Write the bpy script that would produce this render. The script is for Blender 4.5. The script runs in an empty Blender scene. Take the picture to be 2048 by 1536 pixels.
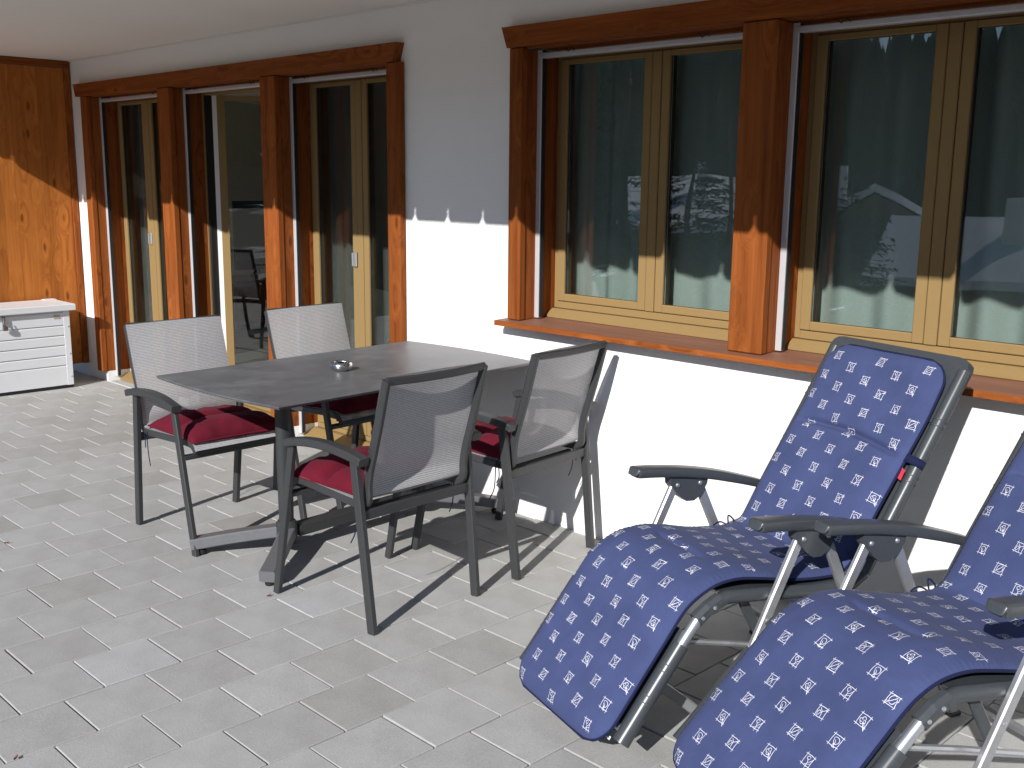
import bpy, bmesh, math, random
from mathutils import Vector, Matrix, noise as mnoise
R = math.radians
random.seed(7)
scene = bpy.context.scene
C = scene.collection

# ------------------------------------------------------------------ camera
CAM = Vector((0.0, -3.403, 1.55))
YAW, PITCH, ROLL, FPX = -0.790371128, 0.191844028, 0.0100839229, 2119.96 / 2048
_f = Vector((math.sin(YAW) * math.cos(PITCH), math.cos(YAW) * math.cos(PITCH), -math.sin(PITCH)))
_r = Vector((math.cos(YAW), -math.sin(YAW), 0))
_u = _r.cross(_f)
CR = math.cos(ROLL) * _r + math.sin(ROLL) * _u
CU = -math.sin(ROLL) * _r + math.cos(ROLL) * _u
cam = bpy.data.cameras.new('camera')
cam.sensor_width = 36
cam.lens = 36 * FPX
cam.clip_start, cam.clip_end = 0.05, 3000
co = bpy.data.objects.new('camera', cam)
co.matrix_world = Matrix(((CR.x, CU.x, -_f.x, CAM.x), (CR.y, CU.y, -_f.y, CAM.y), (CR.z, CU.z, -_f.z, CAM.z), (0, 0, 0, 1)))
C.objects.link(co)
scene.camera = co

# ------------------------------------------------------------------ sky, sun, exposure
SUN = Vector((-0.36, 1.0, -0.602))
world = bpy.data.worlds.new('World')
scene.world = world
world.use_nodes = True
wn = world.node_tree
sky = wn.nodes.new('ShaderNodeTexSky')
sky.sky_type = 'NISHITA'
sky.sun_disc = False
sky.sun_elevation = math.atan2(0.602, math.hypot(0.36, 1))
sky.sun_rotation = R(160)
sky.altitude = 1500
sky.air_density = 1.0
sky.dust_density = 0.4
wn.links.new(sky.outputs[0], wn.nodes['Background'].inputs[0])
wn.nodes['Background'].inputs[1].default_value = 0.078
sl = bpy.data.lights.new('sun', 'SUN')
sl.energy = 4.6
sl.angle = R(0.53)
sl.color = (1.0, 0.968, 0.925)
so = bpy.data.objects.new('sun', sl)
so.rotation_euler = SUN.to_track_quat('-Z', 'Y').to_euler()
so.location = (3, -8, 6)
C.objects.link(so)
vs = scene.view_settings
vs.view_transform = 'Standard'
vs.look = 'None'
vs.exposure = 0.40
vs.gamma = 1.0
vs.use_curve_mapping = False

# ------------------------------------------------------------------ material helpers
class N:
    def __init__(self, name):
        self.m = bpy.data.materials.new(name)
        self.m.use_nodes = True
        self.t = self.m.node_tree
        self.p = self.t.nodes['Principled BSDF']
        self.out = self.t.nodes['Material Output']
    def n(self, kind, **kw):
        nd = self.t.nodes.new('ShaderNode' + kind)
        for k, v in kw.items():
            if isinstance(k, str) and k.startswith('i_'):
                nd.inputs[k[2:].replace('_', ' ')].default_value = v
            else:
                setattr(nd, k, v)
        return nd
    def l(self, a, b):
        self.t.links.new(a, b)
    def set(self, **kw):
        for k, v in kw.items():
            self.p.inputs[k.replace('_', ' ')].default_value = v
        return self
    def coord(self, scale=(1, 1, 1), kind='Object', jitter=True):
        tc = self.n('TexCoord')
        mp = self.n('Mapping')
        mp.inputs['Scale'].default_value = scale
        if jitter:
            oi = self.n('ObjectInfo')
            ad = self.n('VectorMath', operation='ADD')
            ml = self.n('VectorMath', operation='SCALE')
            cx = self.n('CombineXYZ')
            self.l(oi.outputs['Random'], cx.inputs[0]); self.l(oi.outputs['Random'], cx.inputs[1]); self.l(oi.outputs['Random'], cx.inputs[2])
            self.l(cx.outputs[0], ml.inputs[0]); ml.inputs['Scale'].default_value = 37.0
            self.l(tc.outputs[kind], ad.inputs[0]); self.l(ml.outputs[0], ad.inputs[1])
            self.l(ad.outputs[0], mp.inputs[0])
        else:
            self.l(tc.outputs[kind], mp.inputs[0])
        return mp.outputs[0]
    def noise(self, vec, scale, detail=4, rough=.55, dist=0):
        nz = self.n('TexNoise')
        nz.inputs['Scale'].default_value = scale
        nz.inputs['Detail'].default_value = detail
        nz.inputs['Roughness'].default_value = rough
        nz.inputs['Distortion'].default_value = dist
        self.l(vec, nz.inputs['Vector'])
        return nz.outputs['Fac']
    def ramp(self, fac, stops):
        r = self.n('ValToRGB')
        e = r.color_ramp.elements
        while len(e) > 1:
            e.remove(e[-1])
        for i, (p, c) in enumerate(stops):
            el = e[0] if i == 0 else e.new(p)
            el.position = p
            el.color = (*c, 1) if len(c) == 3 else c
        self.l(fac, r.inputs[0])
        return r.outputs[0]
    def mix(self, fac, a, b, mode='MIX'):
        m = self.n('MixRGB', blend_type=mode)
        for i, x in ((0, fac), (1, a), (2, b)):
            if isinstance(x, (int, float)):
                m.inputs[i].default_value = x
            elif isinstance(x, tuple):
                m.inputs[i].default_value = (*x, 1)
            else:
                self.l(x, m.inputs[i])
        return m.outputs[0]
    def math(self, op, a, b=0.0):
        m = self.n('Math', operation=op)
        for i, x in ((0, a), (1, b)):
            if isinstance(x, (int, float)):
                m.inputs[i].default_value = x
            else:
                self.l(x, m.inputs[i])
        return m.outputs[0]
    def base(self, col):
        self.l(col, self.p.inputs['Base Color'])
    def bump(self, h, strength=.3, dist=.01):
        b = self.n('Bump')
        b.inputs['Strength'].default_value = strength
        b.inputs['Distance'].default_value = dist
        self.l(h, b.inputs['Height'])
        self.l(b.outputs[0], self.p.inputs['Normal'])

def plain(name, col, rough=.5, metal=0.0, var=0.06, scale=25, bump=0.0, spec=.5):
    k = N(name)
    k.p.inputs['Specular IOR Level'].default_value = spec
    k.set(Roughness=rough, Metallic=metal)
    v = k.coord()
    nz = k.noise(v, scale, 5)
    a = tuple(c * (1 - var) for c in col); b = tuple(min(1, c * (1 + var)) for c in col)
    k.base(k.ramp(nz, [(.3, a), (.7, b)]))
    rr = k.noise(v, scale * .4, 3)
    k.l(k.math('ADD', k.math('MULTIPLY', rr, .16), rough - .08), k.p.inputs['Roughness'])
    if bump:
        k.bump(k.noise(v, scale * 6, 4), bump, .002)
    return k.m

def wood(name, axis, dark=(.096, .0205, .0055), light=(.300, .091, .0225), knots=True):
    k = N(name)
    sc = [30, 30, 30]; sc[axis] = 1.1
    v = k.coord(tuple(sc))
    kc = [8.5, 8.5, 8.5]; kc[axis] = 3.0
    kv = k.coord(tuple(kc))
    vor = k.n('TexVoronoi', feature='F1')
    vor.inputs['Scale'].default_value = 1.0
    k.l(kv, vor.inputs['Vector'])
    dist = k.math('ADD', vor.outputs['Distance'], k.math('MULTIPLY', k.noise(kv, 3.0, 2), .05))
    bend = k.ramp(dist, [(0, (1, 1, 1)), (.2, (.55, .55, .55)), (.55, (0, 0, 0))])
    ad = k.n('VectorMath', operation='ADD')
    k.l(v, ad.inputs[0])
    sc2 = k.n('VectorMath', operation='SCALE'); k.l(bend, sc2.inputs[0]); sc2.inputs['Scale'].default_value = 3.0
    k.l(sc2.outputs[0], ad.inputs[1])
    g1 = k.noise(ad.outputs[0], 1.0, 8, .66, .4)
    g2 = k.noise(ad.outputs[0], .16, 3, .5)
    rings = k.math('ADD', k.math('MULTIPLY', k.math('SINE', k.math('MULTIPLY', g2, 60.0)), .5), .5)
    fine = k.noise(ad.outputs[0], 5.0, 3, .6)
    g = k.math('ADD', k.math('ADD', k.math('MULTIPLY', g1, .50), k.math('MULTIPLY', g2, .26)), k.math('ADD', k.math('MULTIPLY', rings, .05), k.math('MULTIPLY', fine, .19)))
    mid = tuple((a * .9 + b * 1.1) / 2 for a, b in zip(dark, light))
    col = k.ramp(g, [(.33, dark), (.47, mid), (.61, light)])
    if knots:
        halo = k.ramp(dist, [(.10, (1, 1, 1)), (.34, (0, 0, 0))])
        col = k.mix(k.math('MULTIPLY', halo, .30), col, tuple(min(1, c * 1.35) for c in light))
        kn = k.ramp(dist, [(0, (1, 1, 1)), (.09, (1, 1, 1)), (.17, (0, 0, 0))])
        col = k.mix(k.math('MULTIPLY', kn, .72), col, (.075, .019, .005))
    oi = k.n('ObjectInfo')
    col = k.mix(.24, col, k.ramp(oi.outputs['Random'], [(0, (.32, .31, .30)), (1, (.74, .71, .68))]), 'OVERLAY')
    k.base(col)
    k.set(Roughness=.52)
    k.p.inputs['Specular IOR Level'].default_value = .06
    k.bump(g1, .22, .0025)
    return k.m

M = {}
M['wood_x'] = wood('wood_grain_x', 0)
M['wood_y'] = wood('wood_grain_y', 1)
M['wood_z'] = wood('wood_grain_z', 2)
M['larch'] = wood('light_stained_boards', 2, (.21, .060, .012), (.45, .160, .036))

def plaster(name, col, bs=.35):
    k = N(name)
    v = k.coord(jitter=False)
    big = k.noise(v, 1.6, 4)
    k.base(k.mix(.5, tuple(c * .965 for c in col), k.ramp(big, [(.3, tuple(c * .94 for c in col)), (.7, col)])))
    k.set(Roughness=.9)
    k.p.inputs['Specular IOR Level'].default_value = .15
    h = k.math('ADD', k.noise(v, 300, 3, .65), k.math('MULTIPLY', k.noise(v, 110, 2), .9))
    k.bump(h, bs, .007)
    return k.m
M['plaster'] = plaster('white_render', (.86, .855, .835))
M['soffit'] = plaster('painted_soffit', (.80, .765, .72), .15)

k = N('concrete_paver')
v = k.coord()
geo = k.n('NewGeometry'); oi = k.n('ObjectInfo')
rnd = k.math('FRACT', k.math('ADD', geo.outputs['Random Per Island'], oi.outputs['Random']))
base = k.ramp(rnd, [(0, (.318, .312, .298)), (.12, (.346, .343, .333)), (.5, (.368, .366, .358)), (.97, (.390, .389, .383)), (1, (.41, .412, .415))])
fine = k.noise(v, 420, 3, .7)
col = k.mix(.75, base, k.ramp(fine, [(.25, (.32, .32, .32)), (.5, (.5, .5, .5)), (.78, (.72, .72, .72))]), 'OVERLAY')
vw = k.coord(jitter=False)
blot = k.noise(vw, 5.5, 5, .6)
col = k.mix(.45, col, k.ramp(blot, [(.30, (.36, .355, .345)), (.55, (.5, .5, .5)), (.75, (.58, .58, .58))]), 'OVERLAY')
st = k.noise(vw, 2.3, 6, .62, .4)
col = k.mix(k.math('MULTIPLY', k.ramp(st, [(.60, (0, 0, 0)), (.74, (1, 1, 1))]), .38), col, (.20, .195, .18))
ef = k.noise(vw, 1.5, 5, .6)
col = k.mix(k.math('MULTIPLY', k.ramp(ef, [(.66, (0, 0, 0)), (.78, (1, 1, 1))]), .35), col, (.50, .505, .51))
k.base(col)
k.set(Roughness=.88)
k.p.inputs['Specular IOR Level'].default_value = .2
k.bump(k.math('ADD', fine, k.noise(v, 130, 3)), .35, .0022)
M['paver'] = k.m
M['sand'] = plain('joint_sand', (.11, .10, .085), .95, 0, .3, 200, .5)

M['gold'] = plain('bronze_painted_aluminium', (.262, .176, .076), .5, 0, .015, 30, 0, .06)
M['alu'] = plain('anodised_aluminium', (.62, .63, .65), .34, .85, .04, 60)
M['alu_grey'] = plain('matt_silver_tube', (.46, .47, .49), .42, .75, .05, 60)
M['rail_silver'] = plain('silver_guide_rail', (.60, .61, .64), .42, .35, .03, 40)
M['anthracite'] = plain('anthracite_powder_coat', (.034, .036, .038), .46, 0, .12, 140, .15)
M['foot_metal'] = plain('brushed_grey_metal', (.23, .235, .25), .36, .55, .05, 60)
M['plastic'] = plain('slate_grey_plastic', (.048, .055, .062), .33, 0, .06, 80, .06)
M['black'] = plain('black_rubber', (.010, .010, .011), .6, 0, .1, 50)
M['white_metal'] = plain('white_painted_metal', (.70, .715, .745), .38, 0, .015, 12)
M['white_pvc'] = plain('white_pvc', (.74, .74, .73), .35, 0, .02, 12)
M['steel'] = plain('polished_steel', (.62, .62, .63), .20, 1.0, .05, 20)
M['ash_inside'] = plain('ash_soot', (.03, .028, .026), .8, 0, .3, 80)
M['tag'] = plain('red_fabric_tag', (.55, .03, .06), .7, 0, .1, 60)
M['sticker'] = plain('beige_sticker', (.42, .36, .31), .6)
M['print'] = plain('white_textile_print', (.78, .78, .84), .8, 0, .05, 200)
M['leaf'] = plain('dry_leaf', (.20, .075, .035), .8, 0, .3, 60)
M['room'] = plain('room_paint', (.74, .68, .58), .9)
M['room_floor'] = plain('room_floor_tiles', (.42, .40, .36), .4, 0, .1, 6)
M['tv'] = plain('tv_black', (.006, .006, .007), .18)
M['sideboard'] = wood('sideboard_wood', 0, (.10, .035, .012), (.22, .085, .03), False)
M['cable'] = plain('grey_cable', (.4, .4, .4), .5)

k = N('brown_stained_sill_top')
v = k.coord((2.5, 30, 30))
g = k.noise(v, 1, 5, .6)
k.base(k.ramp(g, [(.3, (.165, .068, .040)), (.7, (.235, .105, .064))]))
k.set(Roughness=.6)
k.bump(g, .15, .002)
M['sill_top'] = k.m

k = N('grey_compact_table_top')
v = k.coord((.8, .55, 1))
n1 = k.noise(v, 13, 9, .72, .3); n2 = k.noise(v, 3.0, 4, .6)
g = k.math('ADD', k.math('MULTIPLY', n1, .6), k.math('MULTIPLY', n2, .4))
k.base(k.ramp(g, [(.34, (.076, .079, .088)), (.5, (.112, .116, .125)), (.66, (.172, .176, .184))]))
k.l(k.ramp(n1, [(.3, (.36, .36, .36)), (.7, (.50, .50, .50))]), k.p.inputs['Roughness'])
k.bump(k.noise(v, 240, 3), .12, .001)
M['hpl'] = k.m

def fabric(name, col, wv=900, var=.12):
    k = N(name)
    v = k.coord(jitter=True)
    w = k.noise(v, wv, 2, .6); b = k.noise(v, 7, 5, .6)
    c1 = k.ramp(b, [(.3, tuple(c * (1 - var) for c in col)), (.7, tuple(c * (1 + var) for c in col))])
    k.base(k.mix(.25, c1, k.ramp(w, [(.3, (.35, .35, .35)), (.7, (.65, .65, .65))]), 'OVERLAY'))
    k.set(Roughness=.92)
    k.p.inputs['Specular IOR Level'].default_value = .08
    k.p.inputs['Sheen Weight'].default_value = .03
    h = k.math('ADD', k.math('MULTIPLY', k.noise(v, 14, 4, .6, .8), 1.0), k.math('MULTIPLY', w, .12))
    k.bump(h, .22, .012)
    return k.m
M['red'] = fabric('wine_red_fabric', (.112, .0085, .020))
M['blue'] = fabric('faded_navy_cotton', (.052, .067, .158))
M['cord'] = fabric('navy_cord', (.012, .016, .05))

k = N('silver_grey_mesh_sling')
tc = k.n('TexCoord'); sp = k.n('SeparateXYZ')
k.l(tc.outputs['UV'], sp.inputs[0])
sw = k.math('SINE', k.math('MULTIPLY', sp.outputs['Y'], 2 * math.pi / .0068))
gap = k.ramp(k.math('ADD', k.math('MULTIPLY', sw, .5), .5), [(.0, (1, 1, 1)), (.20, (1, 1, 1)), (.40, (0, 0, 0))])
fl = k.noise(k.coord((1, 1, 1), 'UV', False), 90, 3)
colr = k.ramp(fl, [(.3, (.46, .46, .475)), (.7, (.56, .56, .57))])
colr = k.mix(k.math('MULTIPLY', gap, .55), colr, (.20, .20, .21))
df = k.n('BsdfDiffuse'); tl = k.n('BsdfTranslucent'); tr = k.n('BsdfTransparent')
k.l(colr, df.inputs[0]); k.l(colr, tl.inputs[0])
m1 = k.n('MixShader'); m1.inputs[0].default_value = .20
k.l(df.outputs[0], m1.inputs[1]); k.l(tl.outputs[0], m1.inputs[2])
m2 = k.n('MixShader'); k.l(k.math('MULTIPLY', gap, .16), m2.inputs[0])
k.l(m1.outputs[0], m2.inputs[1]); k.l(tr.outputs[0], m2.inputs[2])
k.l(m2.outputs[0], k.out.inputs[0])
M['sling'] = k.m

k = N('insulating_glass')
tr = k.n('BsdfTransparent'); tr.inputs[0].default_value = (.90, .93, .915, 1)
gl = k.n('BsdfGlossy'); gl.inputs['Roughness'].default_value = 0.0
lw = k.n('LayerWeight'); lw.inputs['Blend'].default_value = .32
nz = k.noise(k.coord((1, 1, .6)), 3.0, 1)
bp = k.n('Bump'); bp.inputs['Strength'].default_value = .05; bp.inputs['Distance'].default_value = .02
k.l(nz, bp.inputs['Height']); k.l(bp.outputs[0], gl.inputs['Normal'])
mx = k.n('MixShader')
k.l(k.math('ADD', k.math('MULTIPLY', lw.outputs['Fresnel'], .80), .085), mx.inputs[0])
k.l(tr.outputs[0], mx.inputs[1]); k.l(gl.outputs[0], mx.inputs[2])
k.l(mx.outputs[0], k.out.inputs[0])
M['glass'] = k.m

k = N('sheer_curtain')
v = k.coord((1, 1, 1), 'Object', False)
wv = k.noise(v, 300, 2)
cc = k.ramp(wv, [(.3, (.58, .68, .655)), (.7, (.72, .82, .79))])
df = k.n('BsdfDiffuse'); tl = k.n('BsdfTranslucent'); tr = k.n('BsdfTransparent')
k.l(cc, df.inputs[0]); k.l(cc, tl.inputs[0])
m1 = k.n('MixShader'); m1.inputs[0].default_value = .3
k.l(df.outputs[0], m1.inputs[1]); k.l(tl.outputs[0], m1.inputs[2])
m2 = k.n('MixShader'); m2.inputs[0].default_value = .22
k.l(m1.outputs[0], m2.inputs[1]); k.l(tr.outputs[0], m2.inputs[2])
k.l(m2.outputs[0], k.out.inputs[0])
M['curtain'] = k.m

k = N('snowy_meadow')
v = k.coord((1, 1, 1), 'Object', False)
nz = k.noise(v, .09, 6, .6)
k.base(k.ramp(nz, [(.57, (.055, .052, .030)), (.63, (.60, .62, .66))]))
k.set(Roughness=.9)
M['meadow'] = k.m
M['snow'] = plain('snow', (.80, .82, .86), .8, 0, .05, 2)
M['needles'] = plain('conifer_needles', (.011, .018, .010), .95, 0, .5, .6, 0, 0.0)
M['bark'] = plain('bark', (.09, .065, .045), .9, 0, .3, 12)
M['chalet'] = plain('weathered_larch', (.16, .085, .045), .8, 0, .3, 3)

# ------------------------------------------------------------------ mesh helpers
def V(*a):
    return Vector(a)

class MB:
    def __init__(self):
        self.v, self.f, self.uv = [], [], {}
    def add(self, vs, fs):
        o = len(self.v)
        self.v += [tuple(p) for p in vs]
        self.f += [tuple(i + o for i in f) for f in fs]
        return self
    def box(self, x0, x1, y0, y1, z0, z1, ch=0.0):
        if ch <= 0:
            return self.add([(x0, y0, z0), (x1, y0, z0), (x1, y1, z0), (x0, y1, z0), (x0, y0, z1), (x1, y0, z1), (x1, y1, z1), (x0, y1, z1)],
                            [(0, 3, 2, 1), (4, 5, 6, 7), (0, 1, 5, 4), (1, 2, 6, 5), (2, 3, 7, 6), (3, 0, 4, 7)])
        bm = bmesh.new()
        bmesh.ops.create_cube(bm, size=1)
        for q in bm.verts:
            q.co = Vector(((x0 + x1) / 2 + q.co.x * (x1 - x0), (y0 + y1) / 2 + q.co.y * (y1 - y0), (z0 + z1) / 2 + q.co.z * (z1 - z0)))
        bmesh.ops.bevel(bm, geom=list(bm.edges), offset=ch, segments=1, affect='EDGES', profile=.5)
        bm.verts.index_update()
        self.add([q.co[:] for q in bm.verts], [[q.index for q in f.verts] for f in bm.faces])
        bm.free()
        return self
    def prism(self, poly, axis, a0, a1):
        # poly: 2D points in the two other axes (in order x,y,z without axis)
        def mk(p, a):
            q = [p[0], p[1]]; q.insert(axis, a); return tuple(q)
        n = len(poly)
        vs = [mk(p, a0) for p in poly] + [mk(p, a1) for p in poly]
        fs = [tuple(range(n))[::-1], tuple(range(n, 2 * n))] + [(i, (i + 1) % n, n + (i + 1) % n, n + i) for i in range(n)]
        return self.add(vs, fs)
    def sweep(self, pts, prof, side, closed=False, scale=None, caps=True):
        pts = [Vector(p) for p in pts]
        n, m = len(pts), len(prof)
        vs = []
        for i, p in enumerate(pts):
            if closed:
                t = pts[(i + 1) % n] - pts[i - 1]
            else:
                t = pts[min(i + 1, n - 1)] - pts[max(i - 1, 0)]
            t.normalize()
            s = Vector(side)
            s = (s - t * s.dot(t)).normalized()
            nn = t.cross(s)
            k = scale[i] if scale else 1
            vs += [p + s * a * k + nn * b * k for a, b in prof]
        fs = []
        for i in range(n if closed else n - 1):
            j = (i + 1) % n
            fs += [(i * m + q, i * m + (q + 1) % m, j * m + (q + 1) % m, j * m + q) for q in range(m)]
        if not closed and caps:
            fs += [tuple(range(m))[::-1], tuple(range((n - 1) * m, n * m))]
        return self.add(vs, fs)
    def bar(self, p0, p1, w, h, side, ch=.003):
        return self.sweep([p0, p1], rect(w, h, ch), side)
    def tube(self, pts, r, n=10, closed=False, side=None, scale=None):
        pts = [Vector(p) for p in pts]
        if side is None:
            d = (pts[-1] - pts[0])
            side = (1, 0, 0) if abs(d.x) < max(abs(d.y), abs(d.z)) else (0, 0, 1)
        return self.sweep(pts, circ(r, n), side, closed, scale)
    def lathe(self, prof, cx=0, cy=0, n=32):
        m = len(prof)
        vs = [(cx + r * math.cos(2 * math.pi * i / n), cy + r * math.sin(2 * math.pi * i / n), z) for i in range(n) for r, z in prof]
        fs = [(i * m + q, ((i + 1) % n) * m + q, ((i + 1) % n) * m + q + 1, i * m + q + 1) for i in range(n) for q in range(m - 1)]
        return self.add(vs, fs)
    def grid(self, fn, nu, nv, flip=False):
        vs = [fn(i / nu, j / nv) for i in range(nu + 1) for j in range(nv + 1)]
        fs = []
        for i in range(nu):
            for j in range(nv):
                q = (i * (nv + 1) + j, (i + 1) * (nv + 1) + j, (i + 1) * (nv + 1) + j + 1, i * (nv + 1) + j + 1)
                fs.append(q[::-1] if flip else q)
        return self.add(vs, fs)
    def mesh(self, name, mat, smooth=False):
        me = bpy.data.meshes.new(name)
        me.from_pydata(self.v, [], self.f)
        bm = bmesh.new(); bm.from_mesh(me)
        bmesh.ops.recalc_face_normals(bm, faces=list(bm.faces))
        bm.to_mesh(me); bm.free()
        for mt in (mat if isinstance(mat, (list, tuple)) else [mat]):
            me.materials.append(M[mt] if isinstance(mt, str) else mt)
        if smooth:
            for p in me.polygons:
                p.use_smooth = True
        return me
    def build(self, name, mat, parent=None, smooth=False, ang=None):
        me = self.mesh(name, mat, smooth or ang is not None)
        if ang is not None:
            me.set_sharp_from_angle(angle=R(ang))
        return link(name, me, parent)

def rect(w, h, ch=.003):
    a, b = w / 2, h / 2
    if ch <= 0:
        return [(-a, -b), (a, -b), (a, b), (-a, b)]
    return [(-a + ch, -b), (a - ch, -b), (a, -b + ch), (a, b - ch), (a - ch, b), (-a + ch, b), (-a, b - ch), (-a, -b + ch)]

def circ(r, n=10, ry=None):
    ry = ry or r
    return [(r * math.cos(2 * math.pi * i / n), ry * math.sin(2 * math.pi * i / n)) for i in range(n)]

def link(name, data, parent=None):
    o = bpy.data.objects.new(name, data)
    C.objects.link(o)
    if parent is not None:
        o.parent = parent
    return o

def tag(o, label=None, cat=None, group=None, kind=None):
    if label: o['label'] = label
    if cat: o['category'] = cat
    if group: o['group'] = group
    if kind: o['kind'] = kind
    return o

def empty(name, loc=(0, 0, 0), rz=0.0):
    e = link(name, None)
    e.empty_display_size = .1
    e.location = loc
    e.rotation_euler = (0, 0, rz)
    return e

def copy_tree(o, parent=None):
    c = o.copy()
    C.objects.link(c)
    c.parent = parent
    for ch in list(o.children):
        copy_tree(ch, c)
    return c

def catmull(pts, n=8):
    pts = [Vector(p) for p in pts]
    out = []
    for i in range(len(pts) - 1):
        p0, p1, p2, p3 = pts[max(i - 1, 0)], pts[i], pts[i + 1], pts[min(i + 2, len(pts) - 1)]
        for k in range(n):
            t = k / n
            out.append(.5 * ((2 * p1) + (p2 - p0) * t + (2 * p0 - 5 * p1 + 4 * p2 - p3) * t * t + (3 * p1 - p0 - 3 * p2 + p3) * t ** 3))
    out.append(pts[-1])
    return out

def project(p):
    d = Vector(p) - CAM
    z = d.dot(_f)
    if z <= .05:
        return None
    return (.5 + FPX * d.dot(CR) / z, .5 - FPX * d.dot(CU) / z * 4 / 3)

# ------------------------------------------------------------------ ground: terrace of concrete pavers
PX, PY = 0.2425, 0.2527          # course pitch across x, paver pitch along y
X0, Y0 = -2.784, -2.284
terrace = MB().box(-9.6, 2.2, -5.4, 0.19, -.16, -.0085).build('terrace', 'sand')
tag(terrace, 'grey concrete paver terrace laid in staggered courses', None, None, 'structure')
pm = MB().box(-PX / 2 + .0020, PX / 2 - .0020, -PY / 2 + .0020, PY / 2 - .0020, -.05, 0, .0027).mesh('paver', 'paver')
spots = []
for i in range(-29, 21):
    xc = X0 + (i + .5) * PX
    if not (-9.5 < xc < 2.1):
        continue
    off = PY / 2 if i % 2 == 0 else 0
    for j in range(-14, 12):
        yc = Y0 + off + (j + .5) * PY
        if yc - PY / 2 < -5.35 or yc - PY / 2 > -.02:
            continue
        spots.append((xc, yc))
def area(s):
    q = project((s[0], s[1], 0))
    if q is None or not (-.04 < q[0] < 1.04 and -.04 < q[1] < 1.05):
        return 0
    d = (Vector((s[0], s[1], 0)) - CAM)
    return (CAM.z / d.length) / d.length_squared
order = sorted(spots, key=area, reverse=True)
near = [s for s in order[:298] if area(s) > 0]
rest = [s for s in order if s not in set(near)]
def jit(s):
    rg = random.Random(int(s[0] * 1000) * 7919 + int(s[1] * 1000))
    return rg.uniform(-.0012, .0012), rg.uniform(-.0012, .0012), rg.uniform(-.0011, .0009), rg.uniform(-.004, .004), rg.uniform(-.004, .004)
WALLCUT = -.004
for s in near:
    o = link('paver', pm, terrace)
    a, b, c, rx, ry = jit(s)
    o.location = (s[0] + a, s[1] + b, c)
    o.rotation_euler = (rx, ry, 0)
    if s[1] + PY / 2 > WALLCUT and s[1] < WALLCUT:
        y1 = WALLCUT; y0 = s[1] - PY / 2
        o.scale = (1, (y1 - y0) / PY, 1)
        o.location.y = (y0 + y1) / 2
fb = MB()
src_v = [v.co[:] for v in pm.vertices]; src_f = [tuple(p.vertices) for p in pm.polygons]
for s in rest:
    a, b, c, rx, ry = jit(s)
    sy, yy = 1, s[1] + b
    if s[1] + PY / 2 > WALLCUT:
        y0 = s[1] - PY / 2
        sy, yy = (WALLCUT - y0) / PY, (y0 + WALLCUT) / 2
    fb.add([(q[0] + s[0] + a, q[1] * sy + yy, q[2] + c + q[1] * rx - q[0] * ry) for q in src_v], src_f)
tag(fb.build('paver_field', 'paver', terrace), kind='stuff')

MB().box(-7.855, -4.24, -.003, .20, -.06, -.0025, .002).build('door_step_slab', 'paver', terrace)

# garden, valley and slope in front of the house (seen mirrored in the panes)
def terr(x, y):
    d = max(0, -5.4 - y)
    h = -.16 - 7.5 * (1 - math.exp(-d / 26))
    up = max(0, math.hypot(x + 30, d) - 75)
    h += 47 * (1 - math.exp(-(up / 190) ** 1.3)) + 11 * mnoise.noise(V(x * .010, y * .010, 3)) * min(1, d / 60)
    return h
g = MB()
xs = [-420 + 20 * i for i in range(43)]
ys = [-5.4, -7, -9, -12, -16, -22, -30, -40, -52, -66, -82, -100, -120, -145, -175, -210, -250, -300, -360, -430]
g.add([(x, y, terr(x, y)) for x in xs for y in ys],
      [(i * 20 + j, (i + 1) * 20 + j, (i + 1) * 20 + j + 1, i * 20 + j + 1) for i in range(42) for j in range(19)])
tag(g.build('meadow', 'meadow', None, True), 'patchy snow meadow sloping away below the terrace', None, None, 'structure')
sd = MB().box(-420, -9.65, -5.4, 60, -.3, -.02).box(2.25, 420, -5.4, 60, -.3, -.02)
tag(sd.build('ground', 'meadow'), 'level ground beside the house', None, None, 'structure')

# ------------------------------------------------------------------ house
house = empty('house', (0, 0, 0))
tag(house, 'white rendered house front with brown timber framed doors and windows', 'house')
ZC = 2.37
# wall sheet with openings, built as a grid of quads plus reveals
DX0, DX1 = -7.86, -4.235
WX0, WX1 = -3.40, -.925
OPEN = [(DX0, DX1, 0.0, 2.125), (WX0, WX1, .905, 2.125)]
gx = sorted({-9.6, 2.2, DX0, DX1, WX0, WX1}); gz = sorted({-.02, 0.0, .905, 2.125, ZC + .2})
wl = MB()
def solid(a, b, c, d):
    xm, zm = (a + b) / 2, (c + d) / 2
    return not any(o[0] < xm < o[1] and o[2] < zm < o[3] for o in OPEN)
for a, b in zip(gx[:-1], gx[1:]):
    for c, d in zip(gz[:-1], gz[1:]):
        if solid(a, b, c, d):
            wl.add([(a, 0, c), (b, 0, c), (b, 0, d), (a, 0, d)], [(0, 1, 2, 3)])
for a, b, c, d in OPEN:
    for p, q in (((a, c), (a, d)), ((a, d), (b, d)), ((b, d), (b, c)), ((b, c), (a, c))):
        if p[1] == q[1] == 0.0: continue
        wl.add([(p[0], 0, p[1]), (q[0], 0, q[1]), (q[0], .268, q[1]), (p[0], .268, p[1])], [(0, 1, 2, 3)])
bmw = wl.build('wall', 'plaster', house)
tag(bmw, 'white rough rendered wall, sunlit below and shaded above')
# balcony slab overhead: its soffit is the ceiling of the terrace
MB().box(-9.6, 2.2, -1.585, -.001, ZC, ZC + .2).build('balcony_soffit', 'soffit', house)
MB().box(-9.6, 2.2, -.0135, -.0015, ZC - .006, ZC - .0005).build('ceiling_joint', 'soffit', house)
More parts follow.
